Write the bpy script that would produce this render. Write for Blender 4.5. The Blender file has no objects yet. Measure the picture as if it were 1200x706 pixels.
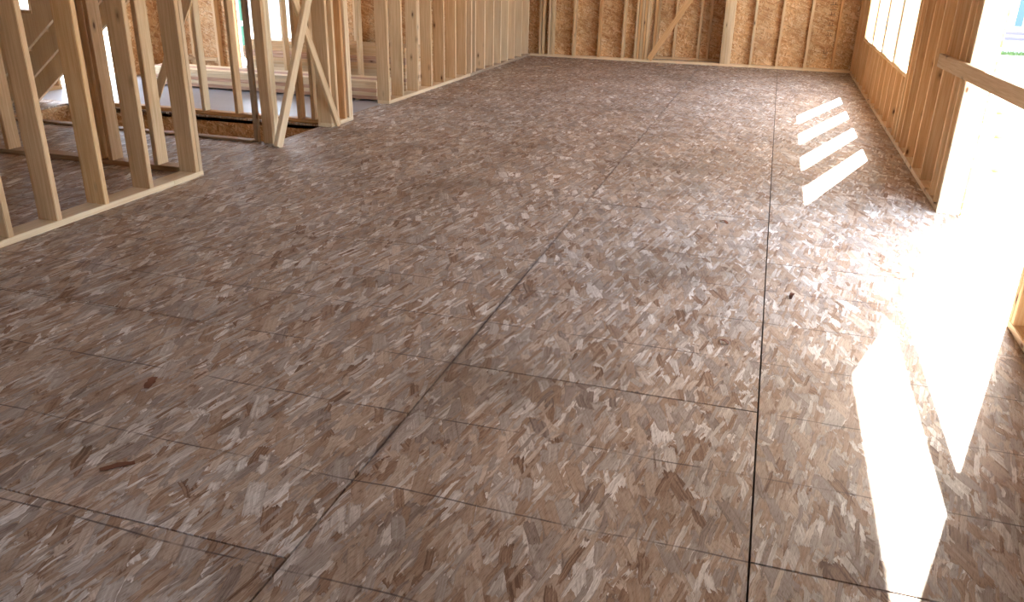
import bpy, bmesh, math, random
from mathutils import Vector, Matrix
random.seed(7)
C = bpy.context.scene.collection
sc = bpy.context.scene

# ------------------------------------------------------------------ helpers
def link(o, parent=None):
    C.objects.link(o)
    if parent is not None: o.parent = parent
    return o
def mesh_obj(name, bm, mats, parent=None, smooth=False):
    me = bpy.data.meshes.new(name); bm.to_mesh(me); bm.free()
    for m in (mats if isinstance(mats, (list, tuple)) else [mats]): me.materials.append(m)
    if smooth:
        for p in me.polygons: p.use_smooth = True
    return link(bpy.data.objects.new(name, me), parent)
def thing(name, label, cat, loc=(0, 0, 0), group=None, kind=None):
    o = bpy.data.objects.new(name, None); o.location = loc; o.empty_display_size = .1
    link(o); o['label'] = label; o['category'] = cat
    if group: o['group'] = group
    if kind: o['kind'] = kind
    return o
def struct(name, loc=(0, 0, 0)):
    o = bpy.data.objects.new(name, None); o.location = loc; link(o); o['kind'] = 'structure'; return o
def tag(o, label, cat, group=None, kind=None):
    o['label'] = label; o['category'] = cat
    if group: o['group'] = group
    if kind: o['kind'] = kind
    return o
def box(bm, x0, x1, y0, y1, z0, z1, mi=0):
    vs = [bm.verts.new(p) for p in ((x0,y0,z0),(x1,y0,z0),(x1,y1,z0),(x0,y1,z0),(x0,y0,z1),(x1,y0,z1),(x1,y1,z1),(x0,y1,z1))]
    for f in ((0,3,2,1),(4,5,6,7),(0,1,5,4),(1,2,6,5),(2,3,7,6),(3,0,4,7)):
        bm.faces.new([vs[i] for i in f]).material_index = mi
def bar_bm(hx, hy, L, b=.003, warp=0.0):
    """a sawn board, long axis local Z from 0 to L, eased edges"""
    bm = bmesh.new(); box(bm, -hx, hx, -hy, hy, 0, L)
    if b: bmesh.ops.bevel(bm, geom=[e for e in bm.edges if abs((e.verts[0].co-e.verts[1].co).z) > L*.5], offset=b, segments=2, affect='EDGES')
    return bm
def lumber(name, p0, p1, a, b, side, mat, parent=None):
    """board from p0 to p1 (centre line); thickness a along side, b along the third axis"""
    p0 = Vector(p0); p1 = Vector(p1); z = (p1-p0); L = z.length; z.normalize()
    x = Vector(side); x = (x - z*x.dot(z)).normalized(); y = z.cross(x)
    R = Matrix((x, y, z)).transposed().to_4x4()
    o = mesh_obj(name, bar_bm(a/2, b/2, L), mat, parent)
    par = parent.location if parent is not None else Vector((0,0,0))
    o.matrix_basis = Matrix.Translation(p0 - par) @ R
    return o
def upright(name, x0, x1, y0, y1, z0, z1, mat, parent=None):
    dx, dy = x1-x0, y1-y0
    s = (1,0,0) if dx < dy else (0,1,0)
    a, b = min(dx,dy), max(dx,dy)
    return lumber(name, ((x0+x1)/2,(y0+y1)/2,z0), ((x0+x1)/2,(y0+y1)/2,z1), a, b, s, mat, parent)
def along_x(name, x0, x1, y0, y1, z0, z1, mat, parent=None):
    return lumber(name, (x0,(y0+y1)/2,(z0+z1)/2), (x1,(y0+y1)/2,(z0+z1)/2), z1-z0, y1-y0, (0,0,1), mat, parent)
def along_y(name, y0, y1, x0, x1, z0, z1, mat, parent=None):
    return lumber(name, ((x0+x1)/2,y0,(z0+z1)/2), ((x0+x1)/2,y1,(z0+z1)/2), z1-z0, x1-x0, (0,0,1), mat, parent)
def slab(name, x0, x1, y0, y1, z0, z1, mat, parent=None):
    bm = bmesh.new(); cx, cy, cz = (x0+x1)/2, (y0+y1)/2, z0
    box(bm, x0-cx, x1-cx, y0-cy, y1-cy, 0, z1-z0)
    o = mesh_obj(name, bm, mat, parent)
    par = parent.location if parent is not None else Vector((0,0,0))
    o.location = Vector((cx,cy,cz)) - par
    return o

# ------------------------------------------------------------------ materials
class NT:
    def __init__(s, name):
        s.m = bpy.data.materials.new(name); s.m.use_nodes = True; s.t = s.m.node_tree; s.t.nodes.clear()
        s.out = s.n('ShaderNodeOutputMaterial'); s.b = s.n('ShaderNodeBsdfPrincipled')
        s.t.links.new(s.b.outputs[0], s.out.inputs[0])
    def n(s, ty, **k):
        nd = s.t.nodes.new(ty)
        for a, v in k.items(): setattr(nd, a, v)
        return nd
    def L(s, a, b): s.t.links.new(a, b)
    def inp(s, sock, v):
        if v is None: return
        if isinstance(v, bpy.types.NodeSocket): s.L(v, sock)
        else: sock.default_value = v
    def math(s, op, a, b=None, c=None, clamp=False):
        nd = s.n('ShaderNodeMath', operation=op, use_clamp=clamp)
        s.inp(nd.inputs[0], a); s.inp(nd.inputs[1], b); s.inp(nd.inputs[2], c); return nd.outputs[0]
    def vmath(s, op, a, b=None):
        nd = s.n('ShaderNodeVectorMath', operation=op); s.inp(nd.inputs[0], a); s.inp(nd.inputs[1], b); return nd.outputs[0]
    def mix(s, f, a, b, mode='MIX'):
        nd = s.n('ShaderNodeMix', data_type='RGBA', blend_type=mode)
        s.inp(nd.inputs[0], f); s.inp(nd.inputs[6], a); s.inp(nd.inputs[7], b); return nd.outputs[2]
    def mixf(s, f, a, b):
        nd = s.n('ShaderNodeMix', data_type='FLOAT'); s.inp(nd.inputs[0], f); s.inp(nd.inputs[2], a); s.inp(nd.inputs[3], b); return nd.outputs[0]
    def ramp(s, f, stops, interp='LINEAR'):
        nd = s.n('ShaderNodeValToRGB'); cr = nd.color_ramp; cr.interpolation = interp
        while len(cr.elements) < len(stops): cr.elements.new(.5)
        for e, (p, c) in zip(cr.elements, stops):
            e.position = p; e.color = (c[0], c[1], c[2], 1) if len(c) == 3 else c
        s.inp(nd.inputs[0], f); return nd.outputs[0]
    def noise(s, v, scale, detail=2, rough=.5, dim='3D'):
        nd = s.n('ShaderNodeTexNoise', noise_dimensions=dim); s.inp(nd.inputs['Vector'], v)
        nd.inputs['Scale'].default_value = scale; nd.inputs['Detail'].default_value = detail; nd.inputs['Roughness'].default_value = rough
        return nd.outputs[0], nd.outputs[1]
    def sep(s, v):
        nd = s.n('ShaderNodeSeparateXYZ'); s.inp(nd.inputs[0], v); return nd.outputs
    def comb(s, x, y, z=0.0):
        nd = s.n('ShaderNodeCombineXYZ'); s.inp(nd.inputs[0], x); s.inp(nd.inputs[1], y); s.inp(nd.inputs[2], z); return nd.outputs[0]

def plain(name, col, rough=.6, metal=0., emit=None):
    n = NT(name); n.b.inputs['Base Color'].default_value = (*col, 1); n.b.inputs['Roughness'].default_value = rough
    n.b.inputs['Metallic'].default_value = metal
    return n.m

def wood(name, base, dark, pale, knot=(.13,.055,.025), rough=.6, spec=.35):
    n = NT(name)
    tc = n.n('ShaderNodeTexCoord').outputs['Object']
    rnd = n.n('ShaderNodeObjectInfo').outputs['Random']
    off = n.vmath('MULTIPLY_ADD', n.comb(rnd, rnd, rnd), (31., 17., 53.)); off.node.inputs[2].default_value = (0,0,0)
    p = n.vmath('ADD', tc, off)
    x, y, z = n.sep(p)
    # slow wander of the grain
    wz = n.comb(n.math('MULTIPLY', x, 3.), n.math('MULTIPLY', y, 3.), n.math('MULTIPLY', z, .7))
    _, wc = n.noise(wz, 1.3, 2)
    w = n.vmath('MULTIPLY', n.vmath('SUBTRACT', wc, (.5,.5,.5)), (.05,.05,0))
    q = n.vmath('ADD', p, w)
    qs = n.vmath('MULTIPLY', q, (70., 70., 2.2))
    g1, _ = n.noise(qs, 1.0, 4, .55)
    qs2 = n.vmath('MULTIPLY', q, (260., 260., 7.))
    g2, _ = n.noise(qs2, 1.0, 2)
    big, _ = n.noise(n.vmath('MULTIPLY', p, (5., 5., .8)), 1.0, 2)
    t = n.math('ADD', n.math('MULTIPLY', g1, .7), n.math('MULTIPLY', g2, .3))
    col = n.ramp(t, [(.32, dark), (.5, base), (.68, pale)])
    tint = n.ramp(rnd, [(0, (1.06,1.0,.93)), (.35, (.93,.88,.82)), (.6, (1.03,1.03,1.0)), (.8, (.86,.8,.74)), (1, (1.05,.98,.9))])
    col = n.mix(1.0, col, tint, 'MULTIPLY')
    blotch = n.ramp(big, [(.3, (.86,.83,.8)), (.6, (1.04,1.03,1.02))])
    col = n.mix(1.0, col, blotch, 'MULTIPLY')
    # knots
    vo = n.n('ShaderNodeTexVoronoi', feature='F1'); n.L(n.vmath('MULTIPLY', q, (10., 10., 4.2)), vo.inputs['Vector']); vo.inputs['Scale'].default_value = 1.
    sel = n.math('GREATER_THAN', n.sep(vo.outputs['Color'])[0], .68)
    kr = n.ramp(vo.outputs['Distance'], [(0.0, (1,1,1)), (.06, (1,1,1)), (.12, (.35,.35,.35)), (.24, (0,0,0))])
    k = n.math('MULTIPLY', kr, sel)
    col = n.mix(k, col, (*knot, 1))
    n.L(col, n.b.inputs['Base Color']); n.b.inputs['Roughness'].default_value = rough
    n.b.inputs['Specular IOR Level'].default_value = spec
    bp = n.n('ShaderNodeBump'); bp.inputs['Strength'].default_value = .12; bp.inputs['Distance'].default_value = .002
    n.L(t, bp.inputs['Height']); n.L(bp.outputs[0], n.b.inputs['Normal'])
    return n.m

def osb(name, axes, stops, layers=8, spread=38, size=1.0, rough=(.42,.62), bump=.35, floor=False, mean=0, seed=1, stops2=None, spec=.5):
    """oriented strand board: stacked layers of flat strands, each strand a rectangle of its own tone"""
    n = NT(name); rs = random.Random(seed)
    if floor: src = n.n('ShaderNodeNewGeometry'); P = src.outputs['Position']; isl = src.outputs['Random Per Island']
    else: P = n.n('ShaderNodeTexCoord').outputs['Object']; isl = n.n('ShaderNodeObjectInfo').outputs['Random']
    s3 = n.sep(P); u, v = s3[axes[0]], s3[axes[1]]
    if floor:
        u = n.math('ADD', u, n.math('MULTIPLY', isl, 7.0)); v = n.math('ADD', v, n.math('MULTIPLY', isl, 5.0))
    _, dc = n.noise(n.comb(u, v, 0.), 9.0, 1, .5, '2D')
    dd = n.vmath('MULTIPLY', n.vmath('SUBTRACT', dc, (.5,.5,.5)), (.014,.014,0))
    _, dc2 = n.noise(n.comb(u, v, 0.), 60.0, 2, .6, '2D')
    dd2 = n.vmath('MULTIPLY', n.vmath('SUBTRACT', dc2, (.5,.5,.5)), (.004,.004,0))
    base = n.vmath('ADD', n.vmath('ADD', n.comb(u, v, 0.), dd), dd2)
    vec = None; height = None; edge = None; rg = None
    angs = [rs.gauss(0, spread) + mean for _ in range(layers)]
    for i, ang in enumerate(angs):
        big = (1.0, 1.25, .5, 1.7, .8, .42, 1.3, .45, 1.6, 1.0, 1.35, .40)[i % 12]
        wdt = size*rs.uniform(.024, .034)*big*1.38; ln = size*rs.uniform(.085, .125)*(.55+.45*big)*1.25
        if big < .5: ln *= 1.35
        if i < 2: wdt *= .8; ln *= .6
        mp = n.n('ShaderNodeMapping', vector_type='TEXTURE'); n.L(base, mp.inputs[0])
        mp.inputs['Location'].default_value = (rs.uniform(0,9), rs.uniform(0,9), 0)
        mp.inputs['Rotation'].default_value = (0, 0, math.radians(ang))
        mp.inputs['Scale'].default_value = (wdt, ln, 1)
        gx = n.sep(mp.outputs[0])
        # torn, splintery ends and fibres running along each strand
        fib, fc = n.noise(n.comb(n.math('MULTIPLY', gx[0], 5.5), n.math('MULTIPLY', gx[1], .6), 0.), 1., 3, .72, '2D')
        fs = n.sep(fc)
        mv = n.comb(n.math('ADD', gx[0], n.math('MULTIPLY', n.math('SUBTRACT', fs[1], .5), .10)), n.math('ADD', gx[1], n.math('MULTIPLY', n.math('SUBTRACT', fib, .5), .42)), 0.)
        vo = n.n('ShaderNodeTexVoronoi', feature='F1', voronoi_dimensions='2D', distance='CHEBYCHEV')
        vo.inputs['Scale'].default_value = 1.; vo.inputs['Randomness'].default_value = .9
        n.L(mv, vo.inputs['Vector'])
        r, g, b = n.sep(vo.outputs['Color'])[:3]
        lim = n.math('MULTIPLY_ADD', b, .34, .20)                       # half size of this strand
        ins = n.math('LESS_THAN', vo.outputs['Distance'], lim)
        e = n.math('DIVIDE', vo.outputs['Distance'], lim)
        tn = n.math('ADD', n.math('MULTIPLY_ADD', g, .85, .08), n.math('MULTIPLY', n.math('SUBTRACT', fs[0], .5), .85))
        hh = n.math('MULTIPLY', r, .6)
        hue = n.math('FRACT', n.math('MULTIPLY', r, 7.31))
        if vec is None:
            vec, edge = n.comb(tn, hh, hue), n.ramp(e, [(.7,(0,0,0)),(1,(1,1,1))])
        else:
            m = n.math('MULTIPLY', ins, n.math('GREATER_THAN', r, .30 if i < layers-2 else .55))
            ed = n.ramp(e, [(.80,(0,0,0)),(1,(1,1,1))])
            edge = n.mixf(m, n.math('MULTIPLY', edge, .85), ed)
            hn = n.math('ADD', n.math('MULTIPLY_ADD', n.math('SUBTRACT', 1.0, n.math('POWER', e, 4.)), .22, .2), n.math('MULTIPLY_ADD', r, .35, n.math('MULTIPLY', fs[0], .25)))
            vm = n.n('ShaderNodeMix', data_type='VECTOR'); n.L(m, vm.inputs[0]); n.L(vec, vm.inputs[4]); n.L(n.comb(tn, hn, hue), vm.inputs[5]); vec = vm.outputs[1]
    tone, height, hue = n.sep(vec)[:3]
    col = n.ramp(tone, stops)
    col = n.mix(n.ramp(hue, [(.46,(0,0,0)),(.54,(1,1,1))]), col, n.ramp(tone, stops2 or stops))
    rt = n.n('ShaderNodeMapping', vector_type='TEXTURE'); n.L(base, rt.inputs[0]); rt.inputs['Rotation'].default_value = (0, 0, math.radians(mean)); rt.inputs['Scale'].default_value = (.0045, .035, 1)
    fine, _ = n.noise(rt.outputs[0], 1., 3, .65, '2D')
    col = n.mix(1., col, n.ramp(fine, [(.28,(.60,.56,.53)),(.42,(.93,.92,.91)),(.7,(1.10,1.10,1.10))]), 'MULTIPLY')
    col = n.mix(n.math('MULTIPLY', edge, .55), col, n.mix(1., col, (.42,.36,.32,1), 'MULTIPLY'))  # darkens strand edges: thin cracks plus their small shadows painted into the colour
    # long soft stains, and dust lying in patches
    st, _ = n.noise(n.comb(s3[axes[0]], s3[axes[1]], 0.), 1.7, 4, .62, '2D')
    col = n.mix(1., col, n.ramp(st, [(.3,(.80,.77,.75)),(.62,(1.05,1.05,1.05))]), 'MULTIPLY')
    if floor:
        col = n.mix(1., col, n.ramp(isl, [(0,(.95,.94,.93)),(.5,(1.03,1.02,1.0)),(1,(.98,.95,.92))]), 'MULTIPLY')
        # snapped nail lines every 16 inches across the sheets
        yy = s3[1]; xx = s3[0]
        wob, _ = n.noise(n.comb(xx, yy, 0.), 2., 2, .5, '2D')
        yv = n.math('ADD', yy, n.math('MULTIPLY', n.math('SUBTRACT', wob, .5), .03))
        f = n.math('ABSOLUTE', n.math('SUBTRACT', n.math('FRACT', n.math('DIVIDE', n.math('ADD', yv, 40*.4167-2.69+.20835), .4167)), .5))
        line = n.ramp(f, [(0,(1,1,1)),(.0045,(.8,.8,.8)),(.011,(0,0,0))])
        brk, _ = n.noise(n.comb(xx, yy, 3.), 5., 3, .7)
        line = n.math('MULTIPLY', line, n.ramp(brk, [(.36,(0,0,0)),(.54,(.9,.9,.9))]))
        col = n.mix(line, col, (.07,.05,.05,1))
        # grime gathered along the long joints
        jx = n.math('ABSOLUTE', n.math('SUBTRACT', n.math('FRACT', n.math('ADD', n.math('DIVIDE', n.math('SUBTRACT', xx, .125), 1.175), 20.5)), .5))
        jn, _ = n.noise(n.comb(n.math('MULTIPLY', xx, 14.), n.math('MULTIPLY', yy, 2.2), 0.), 1., 3, .6, '2D')
        js = n.math('MULTIPLY', n.ramp(jx, [(0,(1,1,1)),(.005,(.8,.8,.8)),(.015,(0,0,0))]), n.ramp(jn, [(.36,(.15,.15,.15)),(.56,(1,1,1))]))
        js = n.math('MULTIPLY', n.math('MULTIPLY', js, n.math('LESS_THAN', n.math('ABSOLUTE', n.math('ADD', xx, 1.05)), .5)), n.ramp(n.math('MULTIPLY', yy, .1), [(.22,(1,1,1)),(.5,(.35,.35,.35))]))
        col = n.mix(n.math('MULTIPLY', js, .8), col, (.09,.065,.065,1))
        # dirty, worn patches
        d1, _ = n.noise(n.comb(xx, yy, 8.), .8, 5, .65)
        dirt = n.ramp(d1, [(.55,(0,0,0)),(.72,(.55,.55,.55))])
        col = n.mix(dirt, col, (.17,.13,.10,1))
    n.L(col, n.b.inputs['Base Color'])
    n.L(n.mixf(n.math('MULTIPLY_ADD', st, .5, n.math('MULTIPLY', tone, .5)), rough[1], rough[0]), n.b.inputs['Roughness'])
    n.b.inputs['Specular IOR Level'].default_value = spec
    if floor:
        bp = n.n('ShaderNodeBump'); bp.inputs['Strength'].default_value = bump; bp.inputs['Distance'].default_value = .0025
        n.L(height, bp.inputs['Height']); n.L(bp.outputs[0], n.b.inputs['Normal'])
    return n.m

FLOOR_STOPS = [(0.0,(.17,.098,.065)), (.12,(.31,.20,.14)), (.32,(.415,.30,.222)), (.56,(.475,.372,.298)), (.8,(.56,.465,.39)), (1.0,(.68,.60,.54))]
FLOOR_GREY = [(0.0,(.24,.185,.16)), (.16,(.365,.305,.275)), (.45,(.45,.40,.372)), (.68,(.57,.535,.515)), (.85,(.78,.765,.76)), (1.0,(.90,.89,.89))]
WALL_STOPS = [(0.0,(.42,.18,.065)), (.2,(.60,.32,.135)), (.45,(.72,.43,.205)), (.7,(.80,.54,.285)), (1.0,(.90,.71,.47))]
M = {}
M['floor'] = osb('floor_strand_board', (0,1), FLOOR_STOPS, layers=12, floor=True, seed=3, stops2=FLOOR_GREY, spread=30, mean=-9, spec=.36, rough=(.46,.66))
M['wallxz'] = osb('wall_strand_board', (0,2), WALL_STOPS, layers=6, spread=48, size=.75, bump=.12, seed=5, rough=(.5,.65))
M['wallyz'] = osb('side_wall_strand_board', (1,2), WALL_STOPS, layers=5, spread=48, size=.75, bump=.12, seed=6, rough=(.5,.65))
M['ceil'] = osb('deck_strand_board', (0,1), FLOOR_STOPS, layers=3, spread=30, bump=.1, seed=8)
M['pine'] = wood('sawn_pine', (.74,.56,.36), (.61,.43,.25), (.84,.69,.48))
M['pale'] = wood('pale_spruce', (.83,.70,.51), (.74,.58,.39), (.89,.79,.62))
M['warm'] = wood('warm_fir', (.71,.44,.22), (.57,.32,.145), (.80,.56,.33))
M['ivory'] = wood('ivory_spruce', (.86,.77,.60), (.80,.69,.51), (.90,.83,.69), knot=(.45,.28,.15))
M['grey'] = wood('weathered_pine', (.44,.34,.25), (.30,.22,.15), (.55,.45,.35))
M['pink'] = wood('kiln_pink_fir', (.60,.40,.31), (.45,.26,.18), (.76,.61,.52))
M['honey'] = wood('honey_fir', (.79,.56,.31), (.66,.43,.21), (.87,.71,.46))
M['white'] = plain('white_vinyl', (.82,.82,.80), .4)
M['ink'] = plain('stamp_ink', (.05,.03,.03), .8)

def slabmat():
    n = NT('grey_dusty_deck'); P = n.n('ShaderNodeNewGeometry').outputs['Position']
    a, _ = n.noise(P, 2.2, 5, .6); b, _ = n.noise(P, 40., 3, .6)
    t = n.math('ADD', n.math('MULTIPLY', a, .7), n.math('MULTIPLY', b, .3))
    n.L(n.ramp(t, [(.3,(.27,.27,.29)),(.7,(.42,.42,.45))]), n.b.inputs['Base Color'])
    n.L(n.mixf(a, .25, .5), n.b.inputs['Roughness']); return n.m
M['slab'] = slabmat()
def dirtmat():
    n = NT('dry_dirt'); P = n.n('ShaderNodeNewGeometry').outputs['Position']
    a, _ = n.noise(P, .5, 6, .65); b, _ = n.noise(P, 6., 5, .7)
    t = n.math('ADD', n.math('MULTIPLY', a, .5), n.math('MULTIPLY', b, .5))
    n.L(n.ramp(t, [(.34,(.30,.20,.12)),(.44,(.46,.38,.30)),(.6,(.55,.50,.43))]), n.b.inputs['Base Color'])
    n.b.inputs['Roughness'].default_value = .95
    bp = n.n('ShaderNodeBump'); bp.inputs['Strength'].default_value = .6; bp.inputs['Distance'].default_value = .08
    n.L(t, bp.inputs['Height']); n.L(bp.outputs[0], n.b.inputs['Normal']); return n.m
M['dirt'] = dirtmat()
def darkgap():
    n = NT('joint_shadow_board'); n.b.inputs['Base Color'].default_value = (.06,.045,.04,1); n.b.inputs['Roughness'].default_value = 1.; return n.m
M['sub'] = darkgap()

# ------------------------------------------------------------------ floor
CEIL = 2.70
FX0, FX1, FY0, FY1 = -7.9, 1.33, -1.6, 14.6
HOLE = (-7.0, -3.98, 6.045, 6.90)
def clip(rects, h):
    out = []
    for x0,x1,y0,y1 in rects:
        if x1 <= h[0] or x0 >= h[1] or y1 <= h[2] or y0 >= h[3]: out.append((x0,x1,y0,y1)); continue
        if x0 < h[0]: out.append((x0,h[0],y0,y1)); x0 = h[0]
        if x1 > h[1]: out.append((h[1],x1,y0,y1)); x1 = h[1]
        if y0 < h[2]: out.append((x0,x1,y0,h[2]))
        if y1 > h[3]: out.append((x0,x1,h[3],y1))
    return out
bm = bmesh.new()
GREY = (FX0, -4.03, 7.02, FY1)
PW, PL = 1.175, 2.5
for k in range(-8, 2):
    x0 = .125 + PW*k; x1 = x0 + PW
    off = {0: 1.86, -1: 2.69, -2: 1.48, -3: 2.70, -4: 1.3, -5: 2.6, -6: 1.5, -7: 2.4, -8: 1.7, 1: 2.}[k]
    y = off - 2*PL
    while y < FY1:
        a = (max(x0,FX0), min(x1,FX1), max(y,FY0), min(y+PL,FY1)); y += PL
        if a[0] >= a[1] or a[2] >= a[3]: continue
        for r in clip([a], HOLE):
            for s in clip([r], GREY):
                g = .003
                if s[1]-s[0] > .02 and s[3]-s[2] > .02: box(bm, s[0]+g, s[1]-g, s[2]+g, s[3]-g, -.018, 0, 0)
for s in clip([GREY], HOLE): box(bm, *s, -.018, 0.0005, 1)
for s in clip([(FX0,FX1,FY0,FY1)], HOLE): box(bm, *s, -.05, -.0175, 2)
fl = mesh_obj('floor', bm, [M['floor'], M['slab'], M['sub']]); fl['kind'] = 'structure'

# stairwell rims seen through the opening in the deck
sw = struct('trim_stairwell', (-5.5, 6.5, -.45))
slab('rim_board', -7.0, -3.98, 6.90, 6.925, -.42, -.018, M['wallxz'], sw)
slab('rim_board', -7.0, -3.98, 6.015, 6.04, -.42, -.018, M['wallxz'], sw)
slab('rim_board', -4.005, -3.98, 6.04, 6.90, -.42, -.018, M['wallyz'], sw)
slab('rim_board', -7.0, -6.975, 6.04, 6.90, -.42, -.018, M['wallyz'], sw)

# ------------------------------------------------------------------ ceiling deck
bm = bmesh.new(); box(bm, FX0, FX1, FY0, FY1, CEIL, CEIL+.2)
o = mesh_obj('ceiling', bm, M['ceil']); o['kind'] = 'structure'

# ------------------------------------------------------------------ stud walls
T = .038
def stud_mat(): return M[random.choice(['pine','pine','pine','pale','warm'])]
def wall_y(root, xa, xb, ys, y0, y1, w=T, z0=.038, z1=CEIL-.076, mat=None, plate=True, pmat=None):
    """studs whose wall runs along y between faces xa..xb; ys are the near edges"""
    for y in ys: upright('stud', xa, xb, y, y+w, z0, z1, mat or stud_mat(), root)
    if plate:
        along_y('bottom_plate', y0, y1, xa, xb, 0.0005, .038, pmat or M['pale'], root)
        along_y('top_plate', y0, y1, xa, xb, z1, z1+.038, M['pine'], root)
        along_y('top_plate', y0, y1, xa, xb, z1+.038, z1+.0755, M['pine'], root)
def wall_x(root, ya, yb, xs, x0, x1, w=T, z0=.038, z1=CEIL-.076, mat=None, plate=True, pmat=None):
    for x in xs: upright('stud', x, x+w, ya, yb, z0, z1, mat or stud_mat(), root)
    if plate:
        along_x('bottom_plate', x0, x1, ya, yb, 0.0005, .038, pmat or M['pale'], root)
        along_x('top_plate', x0, x1, ya, yb, z1, z1+.038, M['pine'], root)
        along_x('top_plate', x0, x1, ya, yb, z1+.038, z1+.0755, M['pine'], root)

# right wall -----------------------------------------------------------------
RX = 1.180; RO = RX+.14; SH = .012
DY0, DY1, DH = 3.87, 5.79, 1.79
WY0, WY1, WS, WH = 8.24, 12.45, .622, 2.05
BY = 13.84
wr = struct('wall_right', (RX+.07, 7., 0))
z1 = CEIL-.076
ys = [DY1, 5.93, 6.12, 6.57, 6.99, 7.42, 7.82, 8.05, 8.20, 12.46, 12.62, 12.98, 13.36, 13.76]
wall_y(wr, RX, RO, [DY1], DY1, BY, mat=M['pale'])
wall_y(wr, RX, RO, ys[1:], 0, 0, plate=False, mat=M['honey'])
wall_y(wr, RX, RO, [3.832, 3.79, 3.40, 3.0, 2.6, 2.2, 1.8, 1.4, 1.0, .6, .2, -.2, -.6, -1.0, -1.4], FY0, DY0, mat=M['honey'])
y = 8.40
while y < 12.4:                                            # short studs under the window
    upright('cripple_stud', RX, RO, y, y+T, .038, WS-.038, M['honey'], wr); y += .405
along_y('window_sill_plate', WY0, WY1, RX, RO, WS-.038, WS, M['honey'], wr)
for a in (9.16, 10.24, 11.32):                             # posts between the four window openings
    for j in range(3): upright('window_post', RX, RO, a+j*.047, a+j*.047+T+.008, WS, WH, M['ivory'], wr)
along_y('header', WY0, WY1, RX, RX+.07, WH, WH+.28, M['pine'], wr)
along_y('header', WY0, WY1, RX+.07, RO, WH, WH+.28, M['pine'], wr)
along_y('header', DY0, DY1, RX, RX+.07, DH, DH+.28, M['pine'], wr)
along_y('header', DY0, DY1, RX+.07, RO, DH, DH+.28, M['pine'], wr)
def sheet_yz(root, x0, x1, y0, y1, z0, z1, mat): return slab('sheathing', x0, x1, y0, y1, z0, z1, mat, root)
for (a, b, c, d) in ((FY0, DY0, -.45, CEIL), (DY0, DY1, DH, CEIL), (DY0, DY1, -.45, -.03), (DY1, WY0, -.45, CEIL), (WY0, WY1, -.45, WS), (WY0, WY1, WH, CEIL), (WY1, FY1, -.45, CEIL)):
    sheet_yz(wr, RO+.001, RO+SH, a, b, c, d, M['wallyz'])

# back wall ------------------------------------------------------------------
wb = struct('wall_back', (-1.4, BY+.07, 0))
LX = -3.93
xs = [-3.78, -3.725, -3.62, -3.57, -3.20, -2.77, -2.37, -2.16, -2.115, -2.07, -2.025, -1.98, -.778, -.738, -.698, -.658, -.325, .08, .50, .905]
wall_x(wb, BY, BY+.14, xs, LX, RX, pmat=M['pale'], mat=None)
for (a, b, c, d) in ((LX-.3, -1.94, -.45, CEIL), (-.74, RX+.15, -.45, CEIL)):
    slab('sheathing', a, b, BY+.142, BY+.154, c, d, M['wallxz'], wb)
# recess behind the back wall
RB = 14.42
for x in (-1.90, -1.60, -1.20, -1.04): upright('stud', x, x+T, RB, RB+.09, .038, z1, M['pine'], wb)
along_x('bottom_plate', -1.94, -.74, RB, RB+.09, .0005, .038, M['pine'], wb)
slab('sheathing', -1.99, -.70, RB+.092, RB+.104, -.1, CEIL, M['wallxz'], wb)
slab('sheathing', -1.952, -1.940, BY+.155, RB+.09, 0, CEIL, M['wallyz'], wb)
slab('sheathing', -.740, -.728, BY+.155, RB+.09, 0, CEIL, M['wallyz'], wb)
for x in (-1.90, -.78): upright('stud', x, x+T, BY+.30, BY+.39, .038, z1, M['warm'], wb)
slab('rim_board', LX-.3, RX+.15, FY1-.01, FY1+.01, -.45, 0, M['wallxz'], wb)
# grade marks printed on the sheathing, too small to read
def stamp(name, parent, origin, du, dv, rows, nrm):
    bm = bmesh.new(); o0 = Vector(origin); du = Vector(du); dv = Vector(dv); nn = Vector(nrm)*.0006
    for (u0,u1,v0,v1) in rows:
        q = [o0+du*u+dv*v for u,v in ((u0,v0),(u1,v0),(u1,v1),(u0,v1))]
        lo = [bm.verts.new(p - parent.location) for p in q]; hi = [bm.verts.new(p+nn - parent.location) for p in q]
        for f in ((0,1,2,3),): bm.faces.new([hi[i] for i in f])
        for i in range(4): bm.faces.new([lo[i], lo[(i+1)%4], hi[(i+1)%4], hi[i]])
    return mesh_obj(name, bm, M['ink'], parent)
rows = []
for i in range(9):
    v = .42 + i*.075
    rows += [(0, .10, v, v+.006)]
    if i % 2 == 0: rows += [(.03, .036, v, v+.05), (.07, .076, v, v+.04)]
for i in range(5): rows += [(.015*i, .015*i+.006, .16, .16+.03*(1+i%2)), (.0, .07, .08+.02*i, .084+.02*i)]
stamp('printed_mark', wb, (.76, BY+.141, 0.1), (1,0,0), (0,0,1), rows, (0,-1,0))

# left wall (far part) ---------------------------------------------------------
wl = struct('wall_left', (LX-.07, 11., 0))
ys = [8.26, 8.62, 9.05, 9.47, 9.88, 10.29, 10.68, 10.90, 11.06, 11.45, 11.85, 12.2, 12.55, 12.9, 13.3, 13.7]
for i, y in enumerate(ys): upright('stud', LX-.14, LX, y, y+T, .038, z1, M['pale'] if y > 10.8 else M['pine'], wl)
along_y('bottom_plate', 8.26, 10.88, LX-.14, LX, .0005, .038, M['pale'], wl)
along_y('bottom_plate', 10.885, BY, LX-.14, LX, .0005, .038, M['grey'], wl)
for k in (0, 1): along_y('top_plate', 8.26, BY, LX-.14, LX, z1+.038*k, z1+.0375*(k+1), M['pine'], wl)
slab('sheathing', LX-.154, LX-.142, 9.70, FY1, -.45, CEIL, M['wallyz'], wl)

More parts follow.
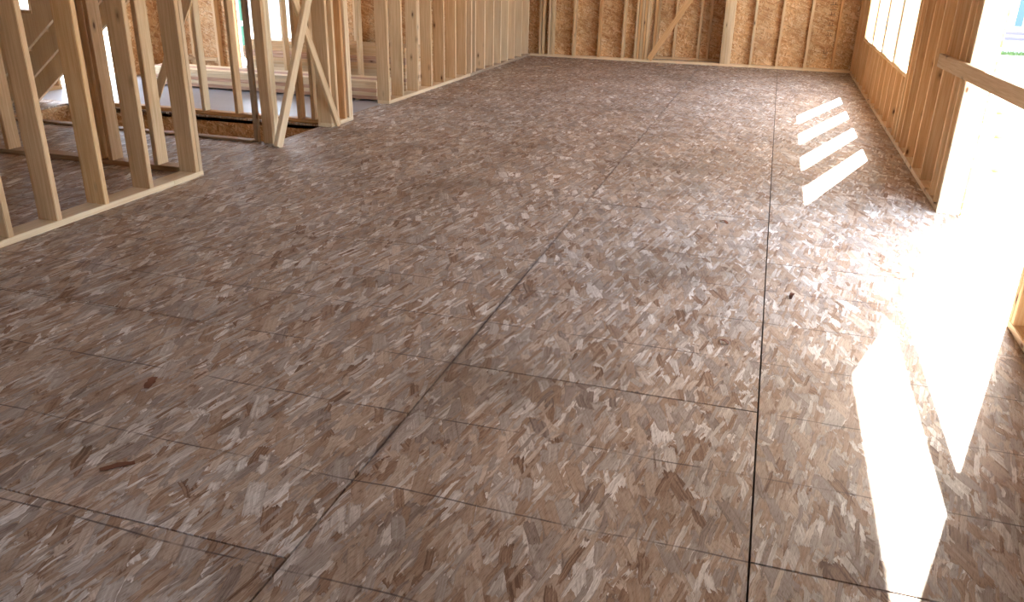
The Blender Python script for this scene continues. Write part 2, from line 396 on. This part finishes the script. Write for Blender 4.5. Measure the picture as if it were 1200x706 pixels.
# partition beside the near left corner ---------------------------------------
W1X = -3.80
w1 = thing('stud_wall', 'unfinished stud partition with wide open bays at the left front, ending in a doubled post', 'stud wall', (W1X-.07, 3.2, 0), 'open stud partitions', 'thing')
for y in (-1.2, -.8, -.4, 0, .4, .8, 1.2, 1.6, 2.0, 2.4, 2.8, 3.194, 3.529, 3.899, 4.301, 4.777, 4.817):
    upright('stud', W1X-.14, W1X, y, y+T, .038, z1, {3.529: M['pine'], 3.899: M['honey'], 4.301: M['pine'], 4.817: M['pale']}.get(y, M['pine']), w1)
along_y('bottom_plate', FY0, 4.54, W1X-.14, W1X, .0005, .038, M['pale'], w1)
along_y('bottom_plate', 4.543, 4.857, W1X-.14, W1X, .0005, .038, M['pale'], w1)
for k in (0, 1): along_y('top_plate', FY0, 4.857, W1X-.14, W1X, z1+.038*k, z1+.0375*(k+1), M['pine'], w1)

w2 = thing('stud_wall', 'cross partition of narrow studs standing behind the near left stud partition', 'stud wall', (-5.5, 4.92, 0), 'open stud partitions', 'thing')
wall_x(w2, 4.87, 4.985, [-4.235, -4.64, -4.74, -5.62, -6.02, -6.42, -6.8, -7.2, -7.6], -7.79, -3.97, pmat=M['grey'], mat=M['pine'])

# wall on the far side of the stairwell -----------------------------------------
w3 = thing('stud_wall', 'low-lit stud wall standing on the far edge of the stairwell opening', 'stud wall', (-5., 6.97, 0), 'open stud partitions', 'thing')
wall_x(w3, 6.93, 7.02, [-5.345, -4.965, -4.60, -4.27, -4.12], -6.7, -4.02, pmat=M['warm'])
lumber('diagonal_brace', (-5.93, 6.905, -.0), (-5.24, 6.905, 1.25), .019, .089, (0,1,0), M['pale'], w3)

# built-up post and stub wall either side of the doorway
p1 = thing('stud_post', 'built-up post of nailed studs at the near side of the braced doorway', 'post', (-3.98, 6.02, 0), kind='thing')
for j, y in enumerate((5.985, 6.025, 6.065)):
    upright('stud', -4.035, -3.945, y, y+T, .0005, CEIL-.001, (M['pine'], M['pale'], M['pale'])[j], p1)
upright('stud', -4.135, -4.095, 6.0, 6.044, .0005, CEIL-.001, M['grey'], p1)
w4 = thing('stud_wall', 'short stub wall of crowded studs at the far side of the braced doorway', 'stud wall', (-3.92, 7.0, 0), 'open stud partitions', 'thing')
for y, m in ((6.83, 'pine'), (6.95, 'pine'), (7.10, 'warm'), (7.185, 'pale'), (7.225, 'pale')):
    upright('stud', -3.99, -3.85, y, y+T, .038, z1, M[m], w4)
along_y('bottom_plate', 6.83, 7.265, -3.99, -3.85, .0005, .038, M['pale'], w4)
for k in (0, 1): along_y('top_plate', 5.98, 8.26, -3.99, -3.85, z1+.038*k, z1+.0375*(k+1), M['pine'], w4)
b1 = lumber('brace_board', (-3.825, 5.87, .002), (-3.825, 7.10, 2.2), .038, .089, (1,0,0), M['pale'])
tag(b1, 'wide pale brace board of the doorway pair, foot by the built-up post', 'board', 'crossed doorway braces')
b2 = lumber('brace_board', (-3.835, 6.93, .002), (-3.875, 6.14, 1.60), .030, .075, (1,0,0), M['pine'])
tag(b2, 'narrower brace board of the doorway pair, foot against the crowded stub wall', 'board', 'crossed doorway braces')

# ------------------------------------------------------------------ stairs
st = thing('staircase', 'open wooden staircase seen from below, climbing to the right behind the left studs', 'staircase', (-7.3, 6.5, 0))
SL = .77; RUN = .248; RISE = RUN*SL
def stringer(y, mat):
    """a notched plank: straight underside, saw-tooth top"""
    x0 = -7.33; n = 13; pts = []
    top = []
    x = x0 - .27; zz = 0
    top.append((x, 0))
    for i in range(n):
        top += [(x, zz+RISE), (x+RUN, zz+RISE)]; x += RUN; zz += RISE
    last = top[-1]
    bot = [(last[0], SL*(last[0]-x0)), (x0, 0.0)]
    loop = top + bot
    bm = bmesh.new(); T2 = .019
    f = [bm.verts.new((a+7.3, y-T2-6.5, b)) for a, b in loop]; g = [bm.verts.new((a+7.3, y+T2-6.5, b)) for a, b in loop]
    fa = bm.faces.new(f); fb = bm.faces.new(g[::-1])
    for i in range(len(loop)):
        j = (i+1) % len(loop); bm.faces.new([f[j], f[i], g[i], g[j]])
    bmesh.ops.recalc_face_normals(bm, faces=bm.faces[:])
    bmesh.ops.triangulate(bm, faces=[fa, fb])
    o = mesh_obj('stringer', bm, mat, st); return o
for y in (6.10, 6.49, 6.86): stringer(y, M['pale'])
x = -7.60; zz = 0
for i in range(12):
    x0 = x + i*RUN; z0 = (i+1)*RISE
    slab('tread', x0-.03, x0+RUN, 6.07, 6.89, z0+.0005, z0+.026, M['pine'], st)
    slab('riser', x0-.001-.014, x0-.001, 6.07, 6.89, z0-RISE+.028, z0, M['ivory'], st)

# ------------------------------------------------------------------ far left outer walls
OY = 9.60
wf = struct('wall_far_left', (-6, OY+.07, 0))
for x in (-7.84, -7.45, -7.06, -6.80): upright('stud', x, x+T, OY, OY+.09, .038, z1, M['pine'], wf)
for x in (-5.84, -5.42, -5.02, -4.60, -4.20): upright('stud', x, x+T, OY, OY+.09, .038, z1, M['pale'], wf)
along_x('bottom_plate', -7.88, -6.762, OY, OY+.09, .0005, .038, M['grey'], wf)
along_x('bottom_plate', -5.84, -4.09, OY, OY+.09, .0005, .038, M['grey'], wf)
along_x('blocking', -7.80, -7.07, OY, OY+.09, .16, .198, M['pine'], wf)
for (a, b, c, d) in ((-8.0, -6.76, -.45, CEIL), (-6.76, -5.84, 2.05, CEIL), (-6.76, -5.84, -.45, -.03), (-5.84, -4.075, -.45, CEIL)):
    slab('sheathing', a, b, OY+.092, OY+.104, c, d, M['wallxz'], wf)
we = struct('wall_left_outer', (-7.95, 4, 0))
for y in (-1.4, -.6, .2, 1., 1.8, 2.6, 3.4, 4.2, 5., 5.6, 6.3, 6.90, 7.64, 8.80, 9.2): upright('stud', -7.89, -7.80, y, y+T, .038, z1, M['pine'], we)
along_y('bottom_plate', FY0, 7.68, -7.89, -7.80, .0005, .038, M['pine'], we)
for (a, b, c, d) in ((FY0, 6.94, -.45, CEIL), (6.94, 7.64, -.45, .56), (6.94, 7.64, 1.9, CEIL), (7.64, 7.68, -.45, CEIL), (7.68, 8.80, 2.1, CEIL), (7.68, 8.80, -.45, -.03), (8.80, OY+.1, -.45, CEIL)):
    slab('sheathing', -7.905, -7.893, a, b, c, d, M['wallyz'], we)
wn = struct('wall_front', (-3, FY0, 0))
for x in range(0, 23):
    xx = -7.85+x*.4064
    if xx+T < -2.35 or xx > -1.0: upright('stud', xx, xx+T, FY0+.002, FY0+.14, .001, CEIL-.001, M['pine'], wn)
    else:
        upright('cripple_stud', xx, xx+T, FY0+.002, FY0+.14, .001, .36, M['pine'], wn)
for (a, b, c, d) in ((FX0, -2.24, -.45, CEIL), (-2.24, -.975, -.45, .40), (-2.24, -.975, 1.6, CEIL), (-.975, RO, -.45, CEIL)):  # leaves an unseen opening, added to light the studs and back wall
    slab('sheathing', a, b, FY0-.014, FY0-.001, c, d, M['wallxz'], wn)
along_x('window_sill_plate', -2.24, -.975, FY0+.002, FY0+.14, .362, .40, M['pine'], wn)  # sill of the added opening
along_x('header', -2.24, -.975, FY0+.002, FY0+.14, 1.6, 1.88, M['pine'], wn)

# ------------------------------------------------------------------ lumber lying in the far left room
G1 = 'boards of the low stack'
for i in range(5):
    for j in range(3):
        z = .02 + i*.0395; y = 8.36 + j*.143 + random.uniform(-.0015,.0015)
        o = along_x('lumber_board', -7.2+random.uniform(-.05,.05), -4.13, y, y+.139, z, z+.0375, random.choice([M['pink'], M['pale'], M['pale']]))
        tag(o, 'pinkish board of the low, long lumber stack lying beyond the stairwell', 'board', G1)
for x in (-6.9, -5.6, -4.4):
    o = along_y('stack_spacer', 8.38, 8.78, x, x+.04, .001, .0195, M['grey']); tag(o, 'thin dark spacer stick under the low lumber stack', 'spacer stick', 'spacers under the low stack')
G2 = 'boards of the tall stack'
for i in range(13):
    for j in range(2):
        z = .001 + i*.0395; y = 9.13 + j*.232
        o = along_x('lumber_board', -6.30+random.uniform(-.03,.03), -4.12, y, y+.225, z, z+.0380, random.choice([M['pink'], M['pine'], M['pale']]))
        tag(o, 'board of the tall lumber stack behind the lone studs by the far left wall', 'board', G2)
w5 = thing('stud_wall', 'far stud wall with lone studs in front of the tall lumber stack', 'stud wall', (-5., 9.0, 0), 'open stud partitions', 'thing')
wall_x(w5, 8.96, 9.05, [-4.66, -5.04, -5.65], -5.85, -4.12, pmat=M['grey'], mat=M['pine'])

# ------------------------------------------------------------------ things in the big room
r = lumber('guard_rail', (RX-.020, 6.64, .892), (RX-.020, 3.30, .962), .037, .092, (1,0,0), M['pine'])
tag(r, 'single horizontal guard board nailed across the tall opening on the right', 'guard rail')
d = lumber('brace_board', (-1.90, BY-.020, .045), (-.70, BY-.020, 2.02), .036, .089, (0,1,0), M['warm'])
tag(d, 'slanting brace board across the recess in the far back wall', 'board')
lp = along_x('floor_edge_plank', -6.95, -4.14, 5.96, 6.04, .001, .020, M['grey'])
tag(lp, 'pale plank lying along the near edge of the stairwell opening', 'plank')

def chip(name, x, y, l, w, rot, mat, label, up=.01):
    bm = bmesh.new(); n = 7; top = []; bot = []
    rs = random.Random(x*91+y)
    for s in (1, -1):
        for i in range(n):
            t = i/(n-1); u = (t-.5)*l*s; ww = w*.5*(math.sin(math.pi*(t*.8+.1))**.4)*(1+rs.uniform(-.25,.25))*s
            z = up*(1-(2*t-1)**2)+.001
            top.append(bm.verts.new((u, ww, z+.003))); bot.append(bm.verts.new((u, ww, z)))
    bm.faces.new(top[::-1]); bm.faces.new(bot)
    for i in range(len(top)):
        j = (i+1) % len(top); bm.faces.new([top[i], top[j], bot[j], bot[i]])
    bmesh.ops.recalc_face_normals(bm, faces=bm.faces[:]); bmesh.ops.triangulate(bm, faces=bm.faces[:])
    o = mesh_obj(name, bm, mat); o.location = (x, y, 0); o.rotation_euler = (0, 0, rot); tag(o, label, 'wood chip'); return o
M['rust'] = plain('dark_red_bark', (.20,.075,.04), .7)
chip('wood_chip', .25, 3.89, .055, .02, 1.4, M['rust'], 'small upturned wood chip lying right of the long floor seam', .018)
chip('wood_chip', -.14, 5.05, .07, .02, 2.2, M['rust'], 'dark sliver on the floor left of the long seam, halfway down the room', .008)
chip('wood_chip', -.03, 3.25, .045, .018, -.5, M['rust'], 'tiny dark splinter close to the left of the long floor seam')
chip('wood_chip', 1.05, 12.35, .10, .04, .3, M['pale'], 'pale scrap near the right wall foot at the far end', .012)
chip('wood_chip', -1.66, 13.40, .12, .05, .2, M['pale'], 'pale scrap in front of the recess at the far wall', .012)
chip('wood_chip', -3.25, 12.4, .16, .06, .1, M['pale'], 'pale offcut flake by the foot of the far left wall', .012)
chip('wood_chip', -2.04, 2.16, .085, .03, 1.9, M['rust'], 'reddish flake on the dark floor at the left', .004)
chip('wood_chip', -1.77, 1.68, .10, .022, .75, M['rust'], 'long reddish strand on the floor at the lower left', .003)

# ------------------------------------------------------------------ outdoors
GZ = -.45
bm = bmesh.new()
for i in range(1):
    vs = [bm.verts.new(p) for p in ((-60,-30,GZ),(60,-30,GZ),(60,70,GZ),(-60,70,GZ))]; bm.faces.new(vs)
o = mesh_obj('ground', bm, M['dirt']); o['kind'] = 'structure'
def clod(x, y, s, i):
    bm = bmesh.new(); bmesh.ops.create_icosphere(bm, subdivisions=2, radius=s)
    rs = random.Random(i)
    for v in bm.verts: v.co *= rs.uniform(.75, 1.15); v.co.z *= .6
    o = mesh_obj('dirt_clod', bm, M['clod'], smooth=True); o.location = (x, y, GZ+s*.35)
    tag(o, 'lump of orange dirt on the bright ground outside the tall opening', 'dirt clod', 'dirt lumps outside'); return o
M['clod'] = plain('orange_clay', (.42,.24,.12), .95)
rs = random.Random(4)
for i in range(14): clod(2.4+(i*.618%1)*2.4+i*.05, 9.5+i*.42, rs.uniform(.03,.08), i)

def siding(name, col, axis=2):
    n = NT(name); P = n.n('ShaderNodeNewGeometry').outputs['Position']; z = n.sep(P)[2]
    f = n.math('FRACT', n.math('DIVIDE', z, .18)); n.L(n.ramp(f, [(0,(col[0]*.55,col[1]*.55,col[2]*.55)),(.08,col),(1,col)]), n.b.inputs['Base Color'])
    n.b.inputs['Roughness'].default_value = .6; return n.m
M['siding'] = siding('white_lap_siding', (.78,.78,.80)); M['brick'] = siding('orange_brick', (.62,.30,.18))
M['glass'] = plain('house_glass', (.03,.09,.15), .25)
M['band'] = plain('grey_lilac_trim', (.13,.12,.17), .6)
M['roof'] = plain('shingle_roof', (.16,.15,.15), .9)
M['found'] = plain('grey_foundation', (.5,.5,.52), .9)
def house(name, label, x0, x1, y0, y1, wins, wall, band_z, low=None):
    h = thing(name, label, 'house', ((x0+x1)/2, y0, GZ))
    slab('body', x0, x1, y0, y1, GZ+.001, 2.9, wall, h)
    slab('foundation', x0-.03, x1+.03, y0-.03, y1, GZ+.0005, band_z[0]-.06, M['found'] if low is None else low, h)
    for z in band_z: slab('trim_band', x0-.04, x1+.04, y0-.06, y0-.001, z-.035, z+.035, M['band'], h)
    for (a, b, c, d) in wins:
        f = slab('window', a, b, y0-.08, y0-.001, c, d, M['white'], h)
        m = (a+b)/2
        for (p, q) in ((a+.09, m-.06), (m+.06, b-.09)):
            bm = bmesh.new(); box(bm, p-m, q-m, -.055, -.045, .09, d-c-.09)
            g = mesh_obj('pane', bm, M['glass'], f); g.location = (0, 0, 0)
    bm = bmesh.new(); cx = (x0+x1)/2; ym = (y0+y1)/2
    pts = [(x0-.4,y0-.5,2.9),(x1+.4,y0-.5,2.9),(x1+.4,y1+.5,2.9),(x0-.4,y1+.5,2.9),(x0-.4,ym,5.0),(x1+.4,ym,5.0)]
    v = [bm.verts.new((a-cx, b-y0, c-GZ)) for a,b,c in pts]
    for f in ((0,1,5,4),(2,3,4,5),(0,4,3),(1,2,5),(3,2,1,0)): bm.faces.new([v[i] for i in f])
    mesh_obj('roof', bm, M['roof'], h); return h
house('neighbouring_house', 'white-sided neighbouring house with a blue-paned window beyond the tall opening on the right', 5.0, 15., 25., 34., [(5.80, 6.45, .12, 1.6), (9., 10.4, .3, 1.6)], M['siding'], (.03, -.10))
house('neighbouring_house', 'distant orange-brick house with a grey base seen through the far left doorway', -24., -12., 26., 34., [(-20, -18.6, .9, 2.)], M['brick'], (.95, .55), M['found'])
def grassmat():
    n = NT('lawn_grass'); P = n.n('ShaderNodeNewGeometry').outputs['Position']; a, _ = n.noise(P, 12., 4, .7)
    n.L(n.ramp(a, [(.3,(.05,.10,.03)),(.7,(.16,.24,.08))]), n.b.inputs['Base Color']); n.b.inputs['Roughness'].default_value = .9; return n.m
M['grass'] = grassmat()
bm = bmesh.new(); rs = random.Random(2)
for i in range(2600):
    x = rs.uniform(5.3, 9.5); y = 24.1 + rs.random()*.8; hgt = rs.uniform(.03,.09); a = rs.uniform(0, 3.14); dx, dy = math.cos(a)*.015, math.sin(a)*.015
    v = [bm.verts.new(p) for p in ((x-dx,y-dy,GZ),(x+dx,y+dy,GZ),(x+rs.uniform(-.03,.03),y,GZ+hgt))]; bm.faces.new(v)
o = mesh_obj('lawn_grass', bm, M['grass']); tag(o, 'strip of thin green grass in front of the white neighbouring house', 'grass', kind='stuff')

def pole(name, x, y, z0, z1, r, lean, label, band):
    t = thing(name, label, 'pole', (x, y, z0))
    def cyl(nm, a, b, rr, m):
        bm = bmesh.new(); bmesh.ops.create_cone(bm, cap_ends=True, segments=20, radius1=rr, radius2=rr, depth=b-a)
        for v in bm.verts: v.co.z += (a+b)/2
        mesh_obj(nm, bm, m, t)
    cyl('tube', .02, z1-z0, r, M['green']); cyl('foot_plate', 0, .02, r*1.7, M['black']); cyl('reflective_band', band, band+.09, r*1.06, M['white'])
    return t
M['green'] = plain('green_painted_steel', (.0,.075,.045), .4); M['black'] = plain('black_rubber', (.02,.02,.02), .7)
pole('scaffold_pole', -10.25, 14.9, GZ, 2.9, .065, 0, 'green steel pole with a white band, standing outside the far left doorway', .62)
pole('scaffold_pole', -13.2, 14.6, GZ, 2.9, .05, 0, 'green steel pole glimpsed outside through the left-hand studs', .9)

# ------------------------------------------------------------------ light
sd = Vector((-.475, -1.49, -1.0)).normalized()
L = bpy.data.lights.new('sun', 'SUN'); L.energy = 20.0; L.angle = math.radians(.53); L.color = (1.0, .97, .86)
so = link(bpy.data.objects.new('sun', L)); so.rotation_euler = sd.to_track_quat('-Z', 'Y').to_euler(); so.location = (6, 18, 12)
w = bpy.data.worlds.new('sky'); sc.world = w; w.use_nodes = True; nt = w.node_tree; nt.nodes.clear()
out = nt.nodes.new('ShaderNodeOutputWorld'); bg = nt.nodes.new('ShaderNodeBackground')
sky = nt.nodes.new('ShaderNodeTexSky'); sky.sky_type = 'NISHITA'; sky.sun_disc = False
sky.sun_elevation = math.radians(32.6); sky.sun_rotation = math.atan2(.475, 1.49); sky.air_density = 1.0; sky.dust_density = 3.0; sky.ozone_density = 1.0
mx = nt.nodes.new('ShaderNodeMix'); mx.data_type = 'RGBA'; mx.inputs[0].default_value = .5
nt.links.new(sky.outputs[0], mx.inputs[6]); mx.inputs[7].default_value = (4.6, 5.3, 6.0, 1)
nt.links.new(mx.outputs[2], bg.inputs[0]); bg.inputs[1].default_value = .72
nt.links.new(bg.outputs[0], out.inputs[0])

# ------------------------------------------------------------------ camera
f_px, yaw, pitch, roll, H = 951.4028, .29097877, .39621994, .02312878, 1.475
ca, sa, cb, sb, cc, s_ = math.cos(yaw), math.sin(yaw), math.cos(pitch), math.sin(pitch), math.cos(roll), math.sin(roll)
fwd = Vector((-sa*cb, ca*cb, -sb)); right = Vector((ca, sa, 0)); up = right.cross(fwd)
r2 = cc*right + s_*up; u2 = -s_*right + cc*up
cam = bpy.data.cameras.new('camera'); co = link(bpy.data.objects.new('camera', cam))
co.matrix_world = Matrix.Translation((0, 0, H)) @ Matrix((r2, u2, -fwd)).transposed().to_4x4()
cam.sensor_fit = 'HORIZONTAL'; cam.sensor_width = 36.; cam.lens = f_px*36./1200.; cam.clip_start = .05; cam.clip_end = 300
sc.camera = co
sc.view_settings.view_transform = 'Standard'; sc.view_settings.look = 'None'; sc.view_settings.gamma = 1.0
sc.view_settings.use_curve_mapping = False; sc.view_settings.exposure = 1.66
sc.cycles.max_bounces = 8; sc.cycles.diffuse_bounces = 5; sc.cycles.glossy_bounces = 2; sc.cycles.use_adaptive_sampling = True; sc.cycles.adaptive_threshold = .04; sc.cycles.use_denoising = True
